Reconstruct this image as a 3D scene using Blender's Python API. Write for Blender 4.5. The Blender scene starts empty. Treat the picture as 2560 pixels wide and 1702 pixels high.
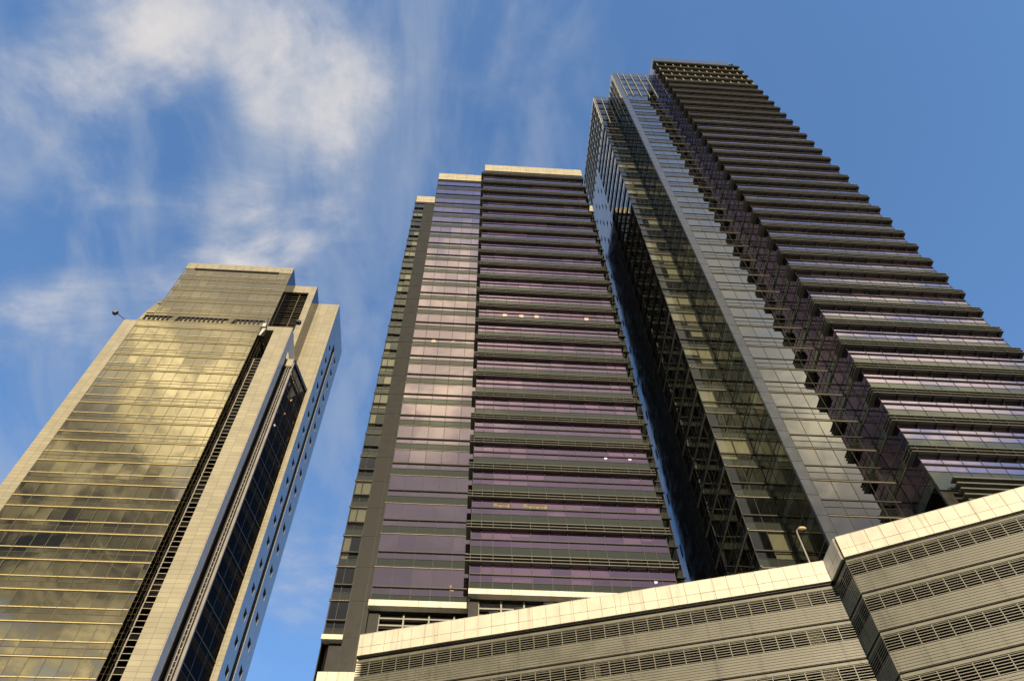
import bpy, math, random
from mathutils import Vector, Matrix
random.seed(7)
SC = bpy.context.scene
COL = SC.collection
R = math.radians

# ================================================================== camera
# World axes follow the street grid: +X along the tower fronts, +Y away from the viewer, Z up.
cam_d = bpy.data.cameras.new('camera')
cam_d.sensor_width = 36.0
cam_d.lens = 29.374
cam_d.clip_start = 0.1
cam_d.clip_end = 20000
cam = bpy.data.objects.new('camera', cam_d)
COL.objects.link(cam)
c_rt = Vector((0.997711, -0.065719, -0.015901))
c_up = Vector((-0.047592, -0.849600, 0.525276))
c_fw = Vector((0.048031, 0.523317, 0.850783))
cam.matrix_world = Matrix(((c_rt.x, c_up.x, -c_fw.x, 0), (c_rt.y, c_up.y, -c_fw.y, 0),
                           (c_rt.z, c_up.z, -c_fw.z, 0), (0, 0, 0, 1)))
SC.camera = cam
GZ = -1.6                                   # ground, below the eye at z = 0

# ================================================================== sun, sky, exposure
SUN_EL, SUN_AZ = R(25), R(4)                # sun stands behind the viewer, a touch to the right
sun_dir = Vector((math.sin(SUN_AZ) * math.cos(SUN_EL), -math.cos(SUN_AZ) * math.cos(SUN_EL), math.sin(SUN_EL)))
sun_d = bpy.data.lights.new('sun', 'SUN')
sun_d.energy = 2.25
sun_d.angle = R(0.5)
sun_d.color = (1.0, 0.83, 0.58)
sun = bpy.data.objects.new('sun', sun_d)
COL.objects.link(sun)
sun.rotation_euler = sun_dir.to_track_quat('Z', 'Y').to_euler()
sun.location = (0, -40, 60)

SC.view_settings.view_transform = 'Standard'
SC.view_settings.look = 'None'
SC.view_settings.exposure = 1.0
SC.view_settings.gamma = 1.0
SC.view_settings.use_curve_mapping = False

W = bpy.data.worlds.new('World')
SC.world = W
W.use_nodes = True
wt = W.node_tree
wt.nodes.clear()


class NT:
    """small helper for writing node graphs"""
    def __init__(s, tree):
        s.t = tree

    def n(s, typ, props=None, **inp):
        nd = s.t.nodes.new(typ)
        for k, v in (props or {}).items():
            setattr(nd, k, v)
        for k, v in inp.items():
            key = int(k[1:]) if k[0] == 'i' and k[1:].isdigit() else k.replace('_', ' ')
            s.put(nd.inputs[key], v)
        return nd

    def put(s, sock, v):
        if hasattr(v, 'is_linked') or isinstance(v, bpy.types.NodeSocket):
            s.t.links.new(v, sock)
        else:
            sock.default_value = v

    def m(s, op, a, b=0.0, c=0.0, clamp=False):
        nd = s.t.nodes.new('ShaderNodeMath')
        nd.operation = op
        nd.use_clamp = clamp
        for i, v in enumerate((a, b, c)):
            s.put(nd.inputs[i], v)
        return nd.outputs[0]

    def vm(s, op, a, b):
        nd = s.t.nodes.new('ShaderNodeVectorMath')
        nd.operation = op
        s.put(nd.inputs[0], a)
        s.put(nd.inputs[1], b)
        return nd.outputs['Value'] if op == 'DOT_PRODUCT' else nd.outputs[0]

    def ss(s, v, lo, hi, a=0.0, b=1.0):
        nd = s.t.nodes.new('ShaderNodeMapRange')
        nd.interpolation_type = 'SMOOTHSTEP'
        for k, x in (('Value', v), ('From Min', lo), ('From Max', hi), ('To Min', a), ('To Max', b)):
            s.put(nd.inputs[k], x)
        return nd.outputs['Result']

    def mix(s, f, a, b, mode='MIX'):
        nd = s.t.nodes.new('ShaderNodeMix')
        nd.data_type = 'RGBA'
        nd.blend_type = mode
        s.put(nd.inputs[0], f)
        s.put(nd.inputs[6], a)
        s.put(nd.inputs[7], b)
        return nd.outputs[2]

    def noise(s, vec, scale, detail=8, rough=.55, dist=0.0, lac=2.0):
        nd = s.t.nodes.new('ShaderNodeTexNoise')
        nd.inputs['Scale'].default_value = scale
        nd.inputs['Detail'].default_value = detail
        nd.inputs['Roughness'].default_value = rough
        nd.inputs['Distortion'].default_value = dist
        nd.inputs['Lacunarity'].default_value = lac
        if vec is not None:
            s.t.links.new(vec, nd.inputs['Vector'])
        return nd.outputs['Fac']


def rgb(r, g, b):
    return (r, g, b, 1.0)


g = NT(wt)
sky = g.n('ShaderNodeTexSky', dict(sky_type='NISHITA', sun_disc=False, sun_elevation=SUN_EL,
                                   sun_rotation=math.pi - SUN_AZ, altitude=600.0, air_density=1.0,
                                   dust_density=0.6, ozone_density=2.2))
tc = g.n('ShaderNodeTexCoord')
dirv = tc.outputs['Generated']
sep = g.n('ShaderNodeSeparateXYZ', None, Vector=dirv)
dx, dy, dz = sep.outputs
SKY_K = 0.144
hs = g.n('ShaderNodeHueSaturation', None, Saturation=1.12, Value=1.0, Color=sky.outputs['Color'])
skyc = g.vm('MULTIPLY', hs.outputs['Color'], (SKY_K, SKY_K, SKY_K))
# cloud layer coordinates: a flat sheet overhead
inv = g.m('DIVIDE', 1.0, g.m('ADD', g.m('MAXIMUM', dz, 0.02), 0.22))
px, py = g.m('MULTIPLY', dx, inv), g.m('MULTIPLY', dy, inv)
cmb = g.n('ShaderNodeCombineXYZ', None, X=px, Y=py, Z=0.0)
flat = cmb.outputs[0]
rot = g.n('ShaderNodeMapping', None, Vector=flat)
rot.inputs['Rotation'].default_value = (0, 0, R(38))
rot.inputs['Scale'].default_value = (1.0, 1.9, 1.0)
wisp = g.noise(rot.outputs[0], 3.4, 9, .58, .5)
puff = g.noise(flat, 6.5, 11, .60, .35)
fbm = g.m('ADD', g.m('MULTIPLY', wisp, .62), g.m('MULTIPLY', puff, .38))


def blob(d, r0, r1, w):
    v = Vector(d).normalized()
    dp = g.vm('DOT_PRODUCT', dirv, tuple(v))
    return g.ss(dp, math.cos(R(r0)), math.cos(R(r1)), 0.0, w)


# where the real clouds of the afternoon stood, as directions in the sky: (x, y, z), outer deg, inner deg, weight
BLOBS = [((-.384, .194, .903), 7, .5, .44), ((-.26, .207, .943), 8, 1, .42), ((-.19, .265, .946), 6.5, .5, .40),
         ((-.128, .308, .943), 6, 1, .17), ((-.47, .19, .86), 8, 1, .12), ((-.43, .40, .81), 12, 2, .17), ((-.335, .43, .838), 9, 1, .20),
         ((-.225, .42, .879), 9, 1, .26), ((-.46, .50, .732), 8, 1, .20), ((-.177, .717, .674), 6, .5, .36),
         ((.017, .223, .975), 9, 1, .20), ((-.09, .315, .945), 8, 1, .08), ((-.34, .30, .89), 6, 1, -.26), ((.40, .30, .86), 30, 10, -.2)]
tot = None
for b in BLOBS:
    o = blob(*b)
    tot = o if tot is None else g.m('ADD', tot, o)
fb2 = g.m('ADD', .5, g.m('MULTIPLY', g.m('SUBTRACT', fbm, .5), 2.0))
front = g.ss(g.m('ADD', g.m('SUBTRACT', fb2, .66), g.m('MULTIPLY', tot, .62)), -.14, .54)
# a thin high veil of streaks over the whole left half
strk = g.n('ShaderNodeMapping', None, Vector=flat)
strk.inputs['Rotation'].default_value = (0, 0, R(24))
strk.inputs['Scale'].default_value = (2.4, 1.0, 1.0)
st_n = g.noise(strk.outputs[0], 4.2, 8, .56, .45)
vmask = g.m('ADD', blob((-.34, .36, .87), 36, 8, 1.0), blob((.02, .26, .97), 16, 3, .45), clamp=True)
veil_f = g.m('MULTIPLY', vmask, g.ss(st_n, .40, .70, 0.0, .46))
dens = g.m('SUBTRACT', 1.0, g.m('MULTIPLY', g.m('SUBTRACT', 1.0, g.m('MULTIPLY', front, .86)), g.m('SUBTRACT', 1.0, veil_f)))
cl_lit = g.mix(g.ss(g.m('ADD', g.m('MULTIPLY', puff, .5), g.m('MULTIPLY', front, .5)), .28, .80), rgb(.22, .25, .30), rgb(.42, .395, .37))
c1 = g.mix(dens, skyc, cl_lit)
# behind the viewer: broken cloud bank lit by the low sun, seen only in the glass
back = g.ss(g.m('MULTIPLY', dy, -1.0), .02, .22)
bank_n = g.m('ADD', g.m('MULTIPLY', g.noise(flat, 9.5, 10, .60, .9), .72), g.m('MULTIPLY', g.noise(flat, 2.6, 3, .5), .28))
low = g.ss(dz, .84, .74)                     # 1 below about 45 degrees
mid = g.ss(dz, .95, .86)
glow = None
for b in (((-.61, -1.0, 1.30), 9, 1, 1.0), ((-.12, -1.0, 1.62), 10, 1, .62), ((.70, -1.0, 1.40), 9, 1, .08), ((.95, -1.0, 1.52), 9, 1, .6), ((-.5, -1.0, .72), 9, 1, .45)):
    o = blob(*b)
    glow = o if glow is None else g.m('ADD', glow, o)
lump = g.ss(bank_n, .44, .58)
bankc = g.mix(lump, rgb(.030, .033, .038), rgb(.165, .145, .10))       # broken dark bank
greyc = g.mix(g.ss(bank_n, .40, .62), rgb(.225, .208, .185), rgb(.275, .253, .22))      # even grey sheet above it
calm = g.m('MULTIPLY', g.ss(dx, -.36, -.22), g.ss(dx, .62, .42))
mauve = g.mix(g.ss(dz, .55, .80), rgb(.105, .095, .108), g.mix(g.ss(bank_n, .40, .62), rgb(.185, .168, .162), rgb(.205, .186, .178)))
bankc = g.mix(g.m('MULTIPLY', calm, .9), bankc, mauve)
sheet = g.mix(low, greyc, bankc)
darks = g.m('ADD', blob((-.70, -1.0, 1.10), 9, 2, 1.0), blob((-.56, -1.0, .93), 7, 1, 1.0), clamp=True)
sheet = g.mix(g.m('MULTIPLY', darks, g.ss(bank_n, .64, .48)), sheet, rgb(.022, .026, .034))
gl_f = g.m('MULTIPLY', g.m('MULTIPLY', glow, g.m('SUBTRACT', 1.0, g.m('MULTIPLY', darks, .7))), g.m('ADD', .40, g.m('MULTIPLY', lump, .60)), clamp=True)
cover = g.m('MULTIPLY', mid, g.m('SUBTRACT', 1.0, g.m('MULTIPLY', g.ss(bank_n, .52, .44), g.m('MULTIPLY', low, g.m('MULTIPLY', g.m('SUBTRACT', 1.0, calm), .35)))))
# the bank thins out towards the right, where open blue shows
side = g.ss(g.m('ADD', dx, g.m('MULTIPLY', g.m('SUBTRACT', dz, .8), .9)), .31, .44)
cover = g.m('MULTIPLY', cover, g.m('SUBTRACT', 1.0, g.m('MULTIPLY', side, g.m('ADD', .55, g.m('MULTIPLY', g.ss(bank_n, .56, .46), .4)))))
veil = g.mix(.35, skyc, rgb(.17, .165, .18))
cover = g.m('MAXIMUM', cover, darks)
c2 = g.mix(cover, veil, sheet)
c2 = g.mix(gl_f, c2, rgb(.98, .83, .52))
allc = g.mix(back, c1, c2)
# below the horizon: dull city haze
allc = g.mix(g.ss(dz, .03, -.02), allc, rgb(.09, .085, .075))
bg = g.n('ShaderNodeBackground', None, Color=allc, Strength=1.0)
wo = g.n('ShaderNodeOutputWorld')
wt.links.new(bg.outputs[0], wo.inputs['Surface'])


# ================================================================== materials
def new_mat(name):
    m = bpy.data.materials.new(name)
    m.use_nodes = True
    t = m.node_tree
    t.nodes.clear()
    q = NT(t)
    out = q.n('ShaderNodeOutputMaterial')
    return m, q, out


def surface(name, col, rough=.5, metal=0.0, var=.12, vscale=.6, spec=.5, coat=0.0, bump=0.0, dirt=None):
    m, q, out = new_mat(name)
    geo = q.n('ShaderNodeTexCoord')
    pos = geo.outputs['Object']
    nz = q.noise(pos, vscale, 6, .6)
    c = q.mix(q.ss(nz, .3, .7), rgb(*[x * (1 - var) for x in col]), rgb(*[min(1, x * (1 + var)) for x in col]))
    if dirt:                                 # rain streaks: noise drawn out along Z
        mp = q.n('ShaderNodeMapping', None, Vector=pos)
        mp.inputs['Scale'].default_value = (2.2, 2.2, .10)
        st = q.noise(mp.outputs[0], 1.0, 5, .6)
        c = q.mix(q.ss(st, .52, .74, 0, dirt), c, rgb(*[x * .45 for x in col]))
    bs = q.n('ShaderNodeBsdfPrincipled', None, Base_Color=c, Roughness=q.ss(nz, .3, .7, max(.02, rough - .06), rough + .06), Metallic=metal)
    bs.inputs['Specular IOR Level'].default_value = spec
    bs.inputs['Coat Weight'].default_value = coat
    bs.inputs['Coat Roughness'].default_value = .06
    if bump:
        b = q.n('ShaderNodeBump', None, Height=q.noise(pos, vscale * 6, 4, .6), Strength=bump, Distance=.02)
        q.t.links.new(b.outputs[0], bs.inputs['Normal'])
    q.t.links.new(bs.outputs[0], out.inputs['Surface'])
    return m


def glass(name, tint, base, see, rough=.012, wave=.05, wscale=.35):
    """solar control glass: a coated mirror that still lets the room show through"""
    m, q, out = new_mat(name)
    geo = q.n('ShaderNodeTexCoord')
    nz = q.noise(geo.outputs['Object'], wscale, 3, .5)
    b = q.n('ShaderNodeBump', None, Height=nz, Strength=wave, Distance=.06)
    fr = q.n('ShaderNodeFresnel', None, IOR=1.52)
    q.t.links.new(b.outputs[0], fr.inputs['Normal'])
    fac = q.m('ADD', base, q.m('MULTIPLY', fr.outputs[0], 1.0 - base), clamp=True)
    gl = q.n('ShaderNodeBsdfGlossy', None, Color=rgb(*tint), Roughness=rough)
    q.t.links.new(b.outputs[0], gl.inputs['Normal'])
    tr = q.n('ShaderNodeBsdfTransparent', None, Color=rgb(*see))
    mx = q.n('ShaderNodeMixShader', None, i0=fac, i1=tr.outputs[0], i2=gl.outputs[0])
    q.t.links.new(mx.outputs[0], out.inputs['Surface'])
    return m


def panel(name, tint, base, col, rough=.02):
    """opaque back-painted glass: dark body under a partial mirror"""
    m, q, out = new_mat(name)
    geo = q.n('ShaderNodeTexCoord')
    nz = q.noise(geo.outputs['Object'], .35, 3, .5)
    b = q.n('ShaderNodeBump', None, Height=nz, Strength=.05, Distance=.06)
    fr = q.n('ShaderNodeFresnel', None, IOR=1.5)
    fac = q.m('ADD', base, q.m('MULTIPLY', fr.outputs[0], 1.0 - base), clamp=True)
    gl = q.n('ShaderNodeBsdfGlossy', None, Color=rgb(*tint), Roughness=rough)
    q.t.links.new(b.outputs[0], gl.inputs['Normal'])
    df = q.n('ShaderNodeBsdfDiffuse', None, Color=rgb(*col))
    mx = q.n('ShaderNodeMixShader', None, i0=fac, i1=df.outputs[0], i2=gl.outputs[0])
    q.t.links.new(mx.outputs[0], out.inputs['Surface'])
    return m


def tiles(name, col, along, w=1.35, h=.62, joint=.022, coat=.6, cr=.05):
    """polished stone tiles, coursed along X (front walls) or Y (side walls)"""
    m, q, out = new_mat(name)
    geo = q.n('ShaderNodeTexCoord')
    sp = q.n('ShaderNodeSeparateXYZ', None, Vector=geo.outputs['Object'])
    cb = q.n('ShaderNodeCombineXYZ', None, X=sp.outputs[0 if along == 'X' else 1], Y=sp.outputs[2], Z=0.0)
    br = q.n('ShaderNodeTexBrick', dict(offset=0.0, squash=1.0), Vector=cb.outputs[0],
             Color1=rgb(*col), Color2=rgb(*[x * .84 for x in col]), Mortar=rgb(*[x * .42 for x in col]),
             Scale=1.0, Mortar_Size=joint, Mortar_Smooth=.2, Bias=0.0, Brick_Width=w, Row_Height=h)
    nz = q.noise(geo.outputs['Object'], .35, 6, .6)
    c = q.mix(.55, br.outputs['Color'], q.mix(q.ss(nz, .3, .7), rgb(.80, .80, .80), rgb(1.1, 1.08, 1.04)), 'MULTIPLY')
    bs = q.n('ShaderNodeBsdfPrincipled', None, Base_Color=c, Roughness=.38)
    bs.inputs['Coat Weight'].default_value = coat
    bs.inputs['Coat Roughness'].default_value = cr
    q.t.links.new(bs.outputs[0], out.inputs['Surface'])
    return m


def lamp_mat(name, col, strength):
    m, q, out = new_mat(name)
    e = q.n('ShaderNodeEmission', None, Color=rgb(*col), Strength=strength)
    q.t.links.new(e.outputs[0], out.inputs['Surface'])
    return m


M = dict(
    purple=glass('purple_glass', (.90, .68, .92), .60, (.74, .60, .78)),
    purple2=glass('pale_purple_glass', (.86, .73, .82), .64, (.50, .44, .50)),
    violet=glass('violet_grey_glass', (.82, .72, .95), .60, (.66, .60, .66)),
    grey=glass('blue_grey_glass', (.72, .73, .70), .62, (.22, .23, .22), wave=.05),
    clear=glass('greenish_glass', (.70, .73, .68), .22, (.60, .61, .54), wave=.10),
    gold=glass('bronze_glass', (.90, .82, .62), .56, (.50, .52, .42), wave=.07),
    dark=glass('dark_glass', (.085, .075, .072), .10, (.20, .20, .22), wave=.08),
    flank=glass('dark_flank_glass', (.30, .28, .24), .20, (.25, .25, .24), wave=.08),
    spandrel=panel('grey_green_spandrel', (.72, .80, .72), .13, (.045, .052, .043)),
    spandrel_b=panel('bronze_spandrel', (.92, .84, .63), .54, (.05, .045, .03)),
    frame=surface('dark_mullion', (.030, .028, .025), .4, spec=.4),
    frame_l=surface('bronze_mullion', (.16, .14, .09), .4, spec=.4),
    fin=surface('pale_metal_fin', (.50, .46, .35), .42, var=.06),
    fin_gold=surface('gold_metal_fin', (.80, .67, .34), .36, var=.06),
    blade=surface('olive_sunshade_blade', (.112, .115, .084), .5, var=.10),
    lip=surface('pale_blade_edge', (.13, .128, .10), .45, var=.08),
    granite=surface('dark_granite', (.024, .0235, .020), .5, var=.25, vscale=1.2, spec=.25),
    cream=surface('cream_metal_panel', (.83, .77, .61), .42, var=.09, dirt=.55),
    cap=surface('buff_metal_panel', (.58, .52, .36), .45, var=.08, dirt=.4),
    cream_edge=surface('cream_panel_joint', (.34, .29, .20), .6),
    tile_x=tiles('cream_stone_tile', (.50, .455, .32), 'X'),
    tile_y=tiles('shade_tinted_tile_side', (.27, .28, .30), 'Y', coat=.7, cr=.28),  # same cream tile, greyed and blued: side shade put into the colour
    steel=surface('blue_grey_metal_panel', (.13, .145, .165), .22, metal=.55, var=.06, coat=.4),
    side_mirror=panel('dark_polished_side', (.55, .55, .55), .30, (.035, .035, .04)),
    spandrel_g=panel('grey_mirror_spandrel', (.68, .70, .68), .56, (.03, .03, .03)),
    return_g=glass('dark_return_glass', (.46, .46, .42), .30, (.30, .30, .28), wave=.12),
    return_v=glass('dark_violet_return_glass', (.52, .40, .56), .30, (.34, .26, .38), wave=.08),
    fin_grey=surface('grey_frame_metal', (.30, .29, .245), .45),
    matt_granite=surface('matt_granite', (.022, .021, .019), .9, spec=.1),
    steel_side=surface('mirror_grey_metal_panel', (.17, .185, .21), .09, metal=.75, var=.05),
    matt=surface('matt_black_panel', (.012, .011, .010), .9, spec=.05),
    slot=surface('black_slot', (.010, .010, .011), .6),
    room=surface('office_ceiling', (.20, .19, .165), .8),
    core=surface('office_core_wall', (.10, .095, .085), .8),
    blind=surface('roller_blind_cloth', (.62, .60, .50), .8, var=.06),
    black=surface('black_metal', (.018, .018, .019), .45),
    white=surface('white_painted_metal', (.75, .73, .66), .4),
    rail=surface('grey_rail_metal', (.42, .39, .35), .4),
    louvre=surface('grey_louvre_metal', (.225, .217, .165), .42, var=.08, dirt=.35),
    rib=surface('grey_ribbed_cladding', (.178, .172, .128), .45, var=.14, dirt=.75),
    cream_col=surface('pale_concrete', (.50, .46, .34), .8),
    brown=surface('brown_stone', (.30, .22, .12), .6),
    void=surface('car_park_shade', (.022, .021, .018), .9),
    asphalt=surface('asphalt', (.05, .05, .05), .9, var=.2, vscale=2.0, bump=.3),
    paving=surface('grey_paving', (.26, .25, .23), .85, var=.15, vscale=1.0, bump=.2),
    lamp_w=lamp_mat('white_ceiling_lamp_glow', (1.0, .93, .78), 2.2),
    lamp_o=lamp_mat('orange_ceiling_lamp_glow', (1.0, .50, .12), 8),
    lamp_y=lamp_mat('lit_room_panel_glow', (1.0, .62, .26), 2.2),
    red=surface('red_poster_ink', (.15, .012, .012), .7),
    yellow=surface('yellow_poster_ink', (.28, .22, .03), .7),
    paper=surface('cream_poster_paper', (.30, .27, .20), .8),
    ink=surface('grey_poster_ink', (.08, .085, .10), .8),
)


# ================================================================== mesh helpers
class MB:
    def __init__(s):
        s.v, s.f, s.mi, s.mats = [], [], [], []

    def mat(s, m):
        if m not in s.mats:
            s.mats.append(m)
        return s.mats.index(m)

    def face(s, pts, m):
        k = len(s.v)
        s.v.extend(tuple(p) for p in pts)
        s.f.append(tuple(range(k, k + len(pts))))
        s.mi.append(s.mat(m))

    def hexa(s, b, m):
        """b: eight corners, bottom ring then top ring"""
        k = len(s.v)
        s.v.extend(tuple(p) for p in b)
        i = s.mat(m)
        for f in ((3, 2, 1, 0), (4, 5, 6, 7), (0, 1, 5, 4), (1, 2, 6, 5), (2, 3, 7, 6), (3, 0, 4, 7)):
            s.f.append(tuple(k + q for q in f))
            s.mi.append(i)

    def box(s, x0, x1, y0, y1, z0, z1, m):
        s.hexa([(x0, y0, z0), (x1, y0, z0), (x1, y1, z0), (x0, y1, z0), (x0, y0, z1), (x1, y0, z1), (x1, y1, z1), (x0, y1, z1)], m)

    def prism(s, poly, z0, z1, m):
        n = len(poly)
        k = len(s.v)
        i = s.mat(m)
        s.v.extend((x, y, z0) for x, y in poly)
        s.v.extend((x, y, z1) for x, y in poly)
        s.f.append(tuple(k + q for q in reversed(range(n))))
        s.f.append(tuple(k + n + q for q in range(n)))
        s.mi += [i, i]
        for q in range(n):
            r = (q + 1) % n
            s.f.append((k + q, k + r, k + n + r, k + n + q))
            s.mi.append(i)

    def tube(s, pts, rad, m, seg=8):
        pts = [Vector(p) for p in pts]
        rings = []
        i = s.mat(m)
        for a, p in enumerate(pts):
            d = (pts[min(a + 1, len(pts) - 1)] - pts[max(a - 1, 0)]).normalized()
            e = d.cross(Vector((0, 1, 0.01))).normalized()
            h = d.cross(e)
            r = rad[a] if isinstance(rad, (list, tuple)) else rad
            k = len(s.v)
            for q in range(seg):
                t = 2 * math.pi * q / seg
                s.v.append(tuple(p + e * (r * math.cos(t)) + h * (r * math.sin(t))))
            rings.append(k)
        for a in range(len(rings) - 1):
            for q in range(seg):
                w = (q + 1) % seg
                s.f.append((rings[a] + q, rings[a] + w, rings[a + 1] + w, rings[a + 1] + q))
                s.mi.append(i)
        s.f.append(tuple(rings[0] + q for q in reversed(range(seg))))
        s.f.append(tuple(rings[-1] + q for q in range(seg)))
        s.mi += [i, i]

    def build(s, name, parent=None, bevel=0.0):
        if not s.f:
            return None
        o0 = origin(parent)
        me = bpy.data.meshes.new(name)
        me.from_pydata([(x - o0.x, y - o0.y, z - o0.z) for x, y, z in s.v], [], s.f)
        for m in s.mats:
            me.materials.append(m)
        me.polygons.foreach_set('material_index', s.mi)
        me.update()
        o = bpy.data.objects.new(name, me)
        COL.objects.link(o)
        if parent:
            o.parent = parent
        if bevel:
            b = o.modifiers.new('bevel', 'BEVEL')
            b.width = bevel
            b.segments = 2
            b.limit_method = 'ANGLE'
        return o


def origin(o):
    v = Vector((0, 0, 0))
    while o is not None:
        v += Vector(o.location)
        o = o.parent
    return v


def tag(o, label, cat, group=None):
    o['label'] = label
    o['category'] = cat
    if group:
        o['group'] = group
    return o


def thing(name, label, cat, loc, group=None):
    o = bpy.data.objects.new(name, None)
    COL.objects.link(o)
    o.location = loc
    o.empty_display_size = 1.0
    return tag(o, label, cat, group)


class Facade:
    """a wall plane: s runs along it, o stands out from it, z is height"""
    def __init__(s, a, b):
        s.a = Vector(a)
        d = Vector(b) - s.a
        s.len = d.length
        s.t = d.normalized()
        s.n = Vector((s.t.y, -s.t.x))       # to the right of a->b: outward when a->b runs left to right as seen from outside

    def p(s, x, o, z):
        q = s.a + s.t * x + s.n * o
        return (q.x, q.y, z)

    def box(s, mb, s0, s1, o0, o1, z0, z1, m):
        P = s.p
        mb.hexa([P(s0, o1, z0), P(s1, o1, z0), P(s1, o0, z0), P(s0, o0, z0), P(s0, o1, z1), P(s1, o1, z1), P(s1, o0, z1), P(s0, o0, z1)], m)

    def quad(s, mb, s0, s1, o, z0, z1, m, tilt=0.0):
        """a flat pane, leaning a hair out of true by up to tilt metres per metre"""
        a, b = random.uniform(-tilt, tilt) * (s1 - s0) * .5, random.uniform(-tilt, tilt) * (z1 - z0) * .5
        mb.face([s.p(s0, o - a - b, z0), s.p(s1, o + a - b, z0), s.p(s1, o + a + b, z1), s.p(s0, o - a + b, z1)], m)


TILT = .0042


def storey(root, F, mull, zt, zb, gl, name, sp='spandrel', fr='frame', blinds=.3, sillp=.10, cut=(.56, .765), lamps=(), jointz=True,
           mirror_blind=True, tilt=TILT):
    """one storey of curtain wall: tall pane, sill rail, low pane, spandrel; mullions, blinds and lamps are its pieces"""
    h = zt - zb
    zs, zl = zt - h * cut[0], zt - h * cut[1]
    a, b = mull[0], mull[-1]
    mb = MB()
    for s0, s1 in zip(mull[:-1], mull[1:]):
        mb_t = tilt
        F.quad(mb, s0, s1, 0, zs, zt, M[gl], mb_t)
        F.quad(mb, s0, s1, 0, zl, zs, M[gl], mb_t)
    win = mb.build(name, root)
    mb = MB()
    for x in mull:
        F.box(mb, x - .024, x + .024, -.06, .018, zb, zt - .06, M[fr])
    F.box(mb, a, b, -.05, sillp, zs - .045, zs + .035, M[fr])
    F.box(mb, a, b, -.05, sillp + .004, zs - .068, zs - .047, M['lip'])
    F.box(mb, a, b, -.05, .028, zl - .02, zl + .02, M[fr])
    mb.build('mullion_frame', win)
    mb = MB()
    for s0, s1 in zip(mull[:-1], mull[1:]):
        F.box(mb, s0 + .03, s1 - .03, -.04, random.uniform(-.003, .003), zb + .02, zl - .022, M[sp])
    mb.build('spandrel_panel', win)
    mb = MB()
    k = 0
    run = 0
    for s0, s1 in zip(mull[:-1], mull[1:]):
        if run > 0 or random.random() < blinds * .55:
            run = run - 1 if run > 0 else random.choice((0, 1, 2, 3))
            full = random.random()
            d = zl + .03 if full < .35 else (zs + .02 if full < .8 else zt - random.uniform(.4, .9) * (zt - zs))
            F.quad(mb, s0 + .06, s1 - .06, -.16, d, zt - .05, M['blind'])
            k += 1
    if k:
        mb.build('roller_blind', win)
    if lamps:
        mb = MB()
        for (x, o, dz, rad, kind) in lamps:
            c = Vector(F.p(x, -o, zt + dz))
            ring = [c + Vector((rad * math.cos(t * math.pi / 5), rad * math.sin(t * math.pi / 5), 0)) for t in range(10)]
            mb.face(ring, M[kind])
            mb.face([p + Vector((0, 0, -.16)) for p in reversed(ring)], M[kind])
            for q in range(10):
                w = (q + 1) % 10
                mb.face([ring[q], ring[w], ring[w] + Vector((0, 0, -.16)), ring[q] + Vector((0, 0, -.16))], M[kind])
        mb.build('ceiling_lamp', win)
    return win


def fin(root, F, a, b, z, m='fin', p=.10, t=.06, name='sunshade_fin', under='frame'):
    """a pale metal strip under a thin dark cap"""
    mb = MB()
    F.box(mb, a, b, -.05, p, z - t, z, M[m])
    F.box(mb, a, b, -.04, p + .05, z + .002, z + .045, M[under])
    return mb.build(name, root)


def grid(a, b, step):
    n = max(1, round((b - a) / step))
    return [a + (b - a) * i / n for i in range(n + 1)]


def quadfit(pts):
    """least squares parabola through (index, height) pairs"""
    import numpy as np
    c = np.polyfit([p[0] for p in pts], [p[1] for p in pts], 2)
    return lambda i: float(c[0] * i * i + c[1] * i + c[2])


# ================================================================== ground
mb = MB()
mb.face([(-4000, -4000, GZ), (4000, -4000, GZ), (4000, 4000, GZ), (-4000, 4000, GZ)], M['asphalt'])
o = mb.build('ground')
o['kind'] = 'structure'
mb = MB()
mb.prism([(-60, 30), (-12, 40), (30, 27), (60, 14), (60, 130), (-60, 130)], GZ + .004, GZ + .13, M['paving'])
o = mb.build('pavement')
o['kind'] = 'structure'

# ================================================================== podium in front
PZ = 42.0
S_ = 42.0 / 22.0
PA, PB = Vector((-3.8126, 27.5572)) * S_, Vector((13.5586, 22.583)) * S_
PC, PE0 = Vector((13.6136, 21.395)) * S_, Vector((19.6438, 18.634)) * S_
PE = PC + (PE0 - PC).normalized() * 26
podium = thing('car_park_building', 'low car park building across the bottom with bright cream parapet panels and grey louvred walls', 'building', (10, 48, GZ))
FASC = 1.86


def panels(mb, F, z0, z1, step, rows, first=0.0, gap=.016, m='cream'):
    """cladding panels with open joints over a darker backing"""
    xs = grid(0, F.len, step)
    F.box(mb, 0, F.len, -.02, .02, z0, z1, M['cream_edge'])
    for a, b in zip(xs[:-1], xs[1:]):
        for r0, r1 in rows:
            j = random.uniform(-.006, .006)
            F.box(mb, a + gap, b - gap, .021, .05 + j, r0 + gap, r1 - gap, M[m])


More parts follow.
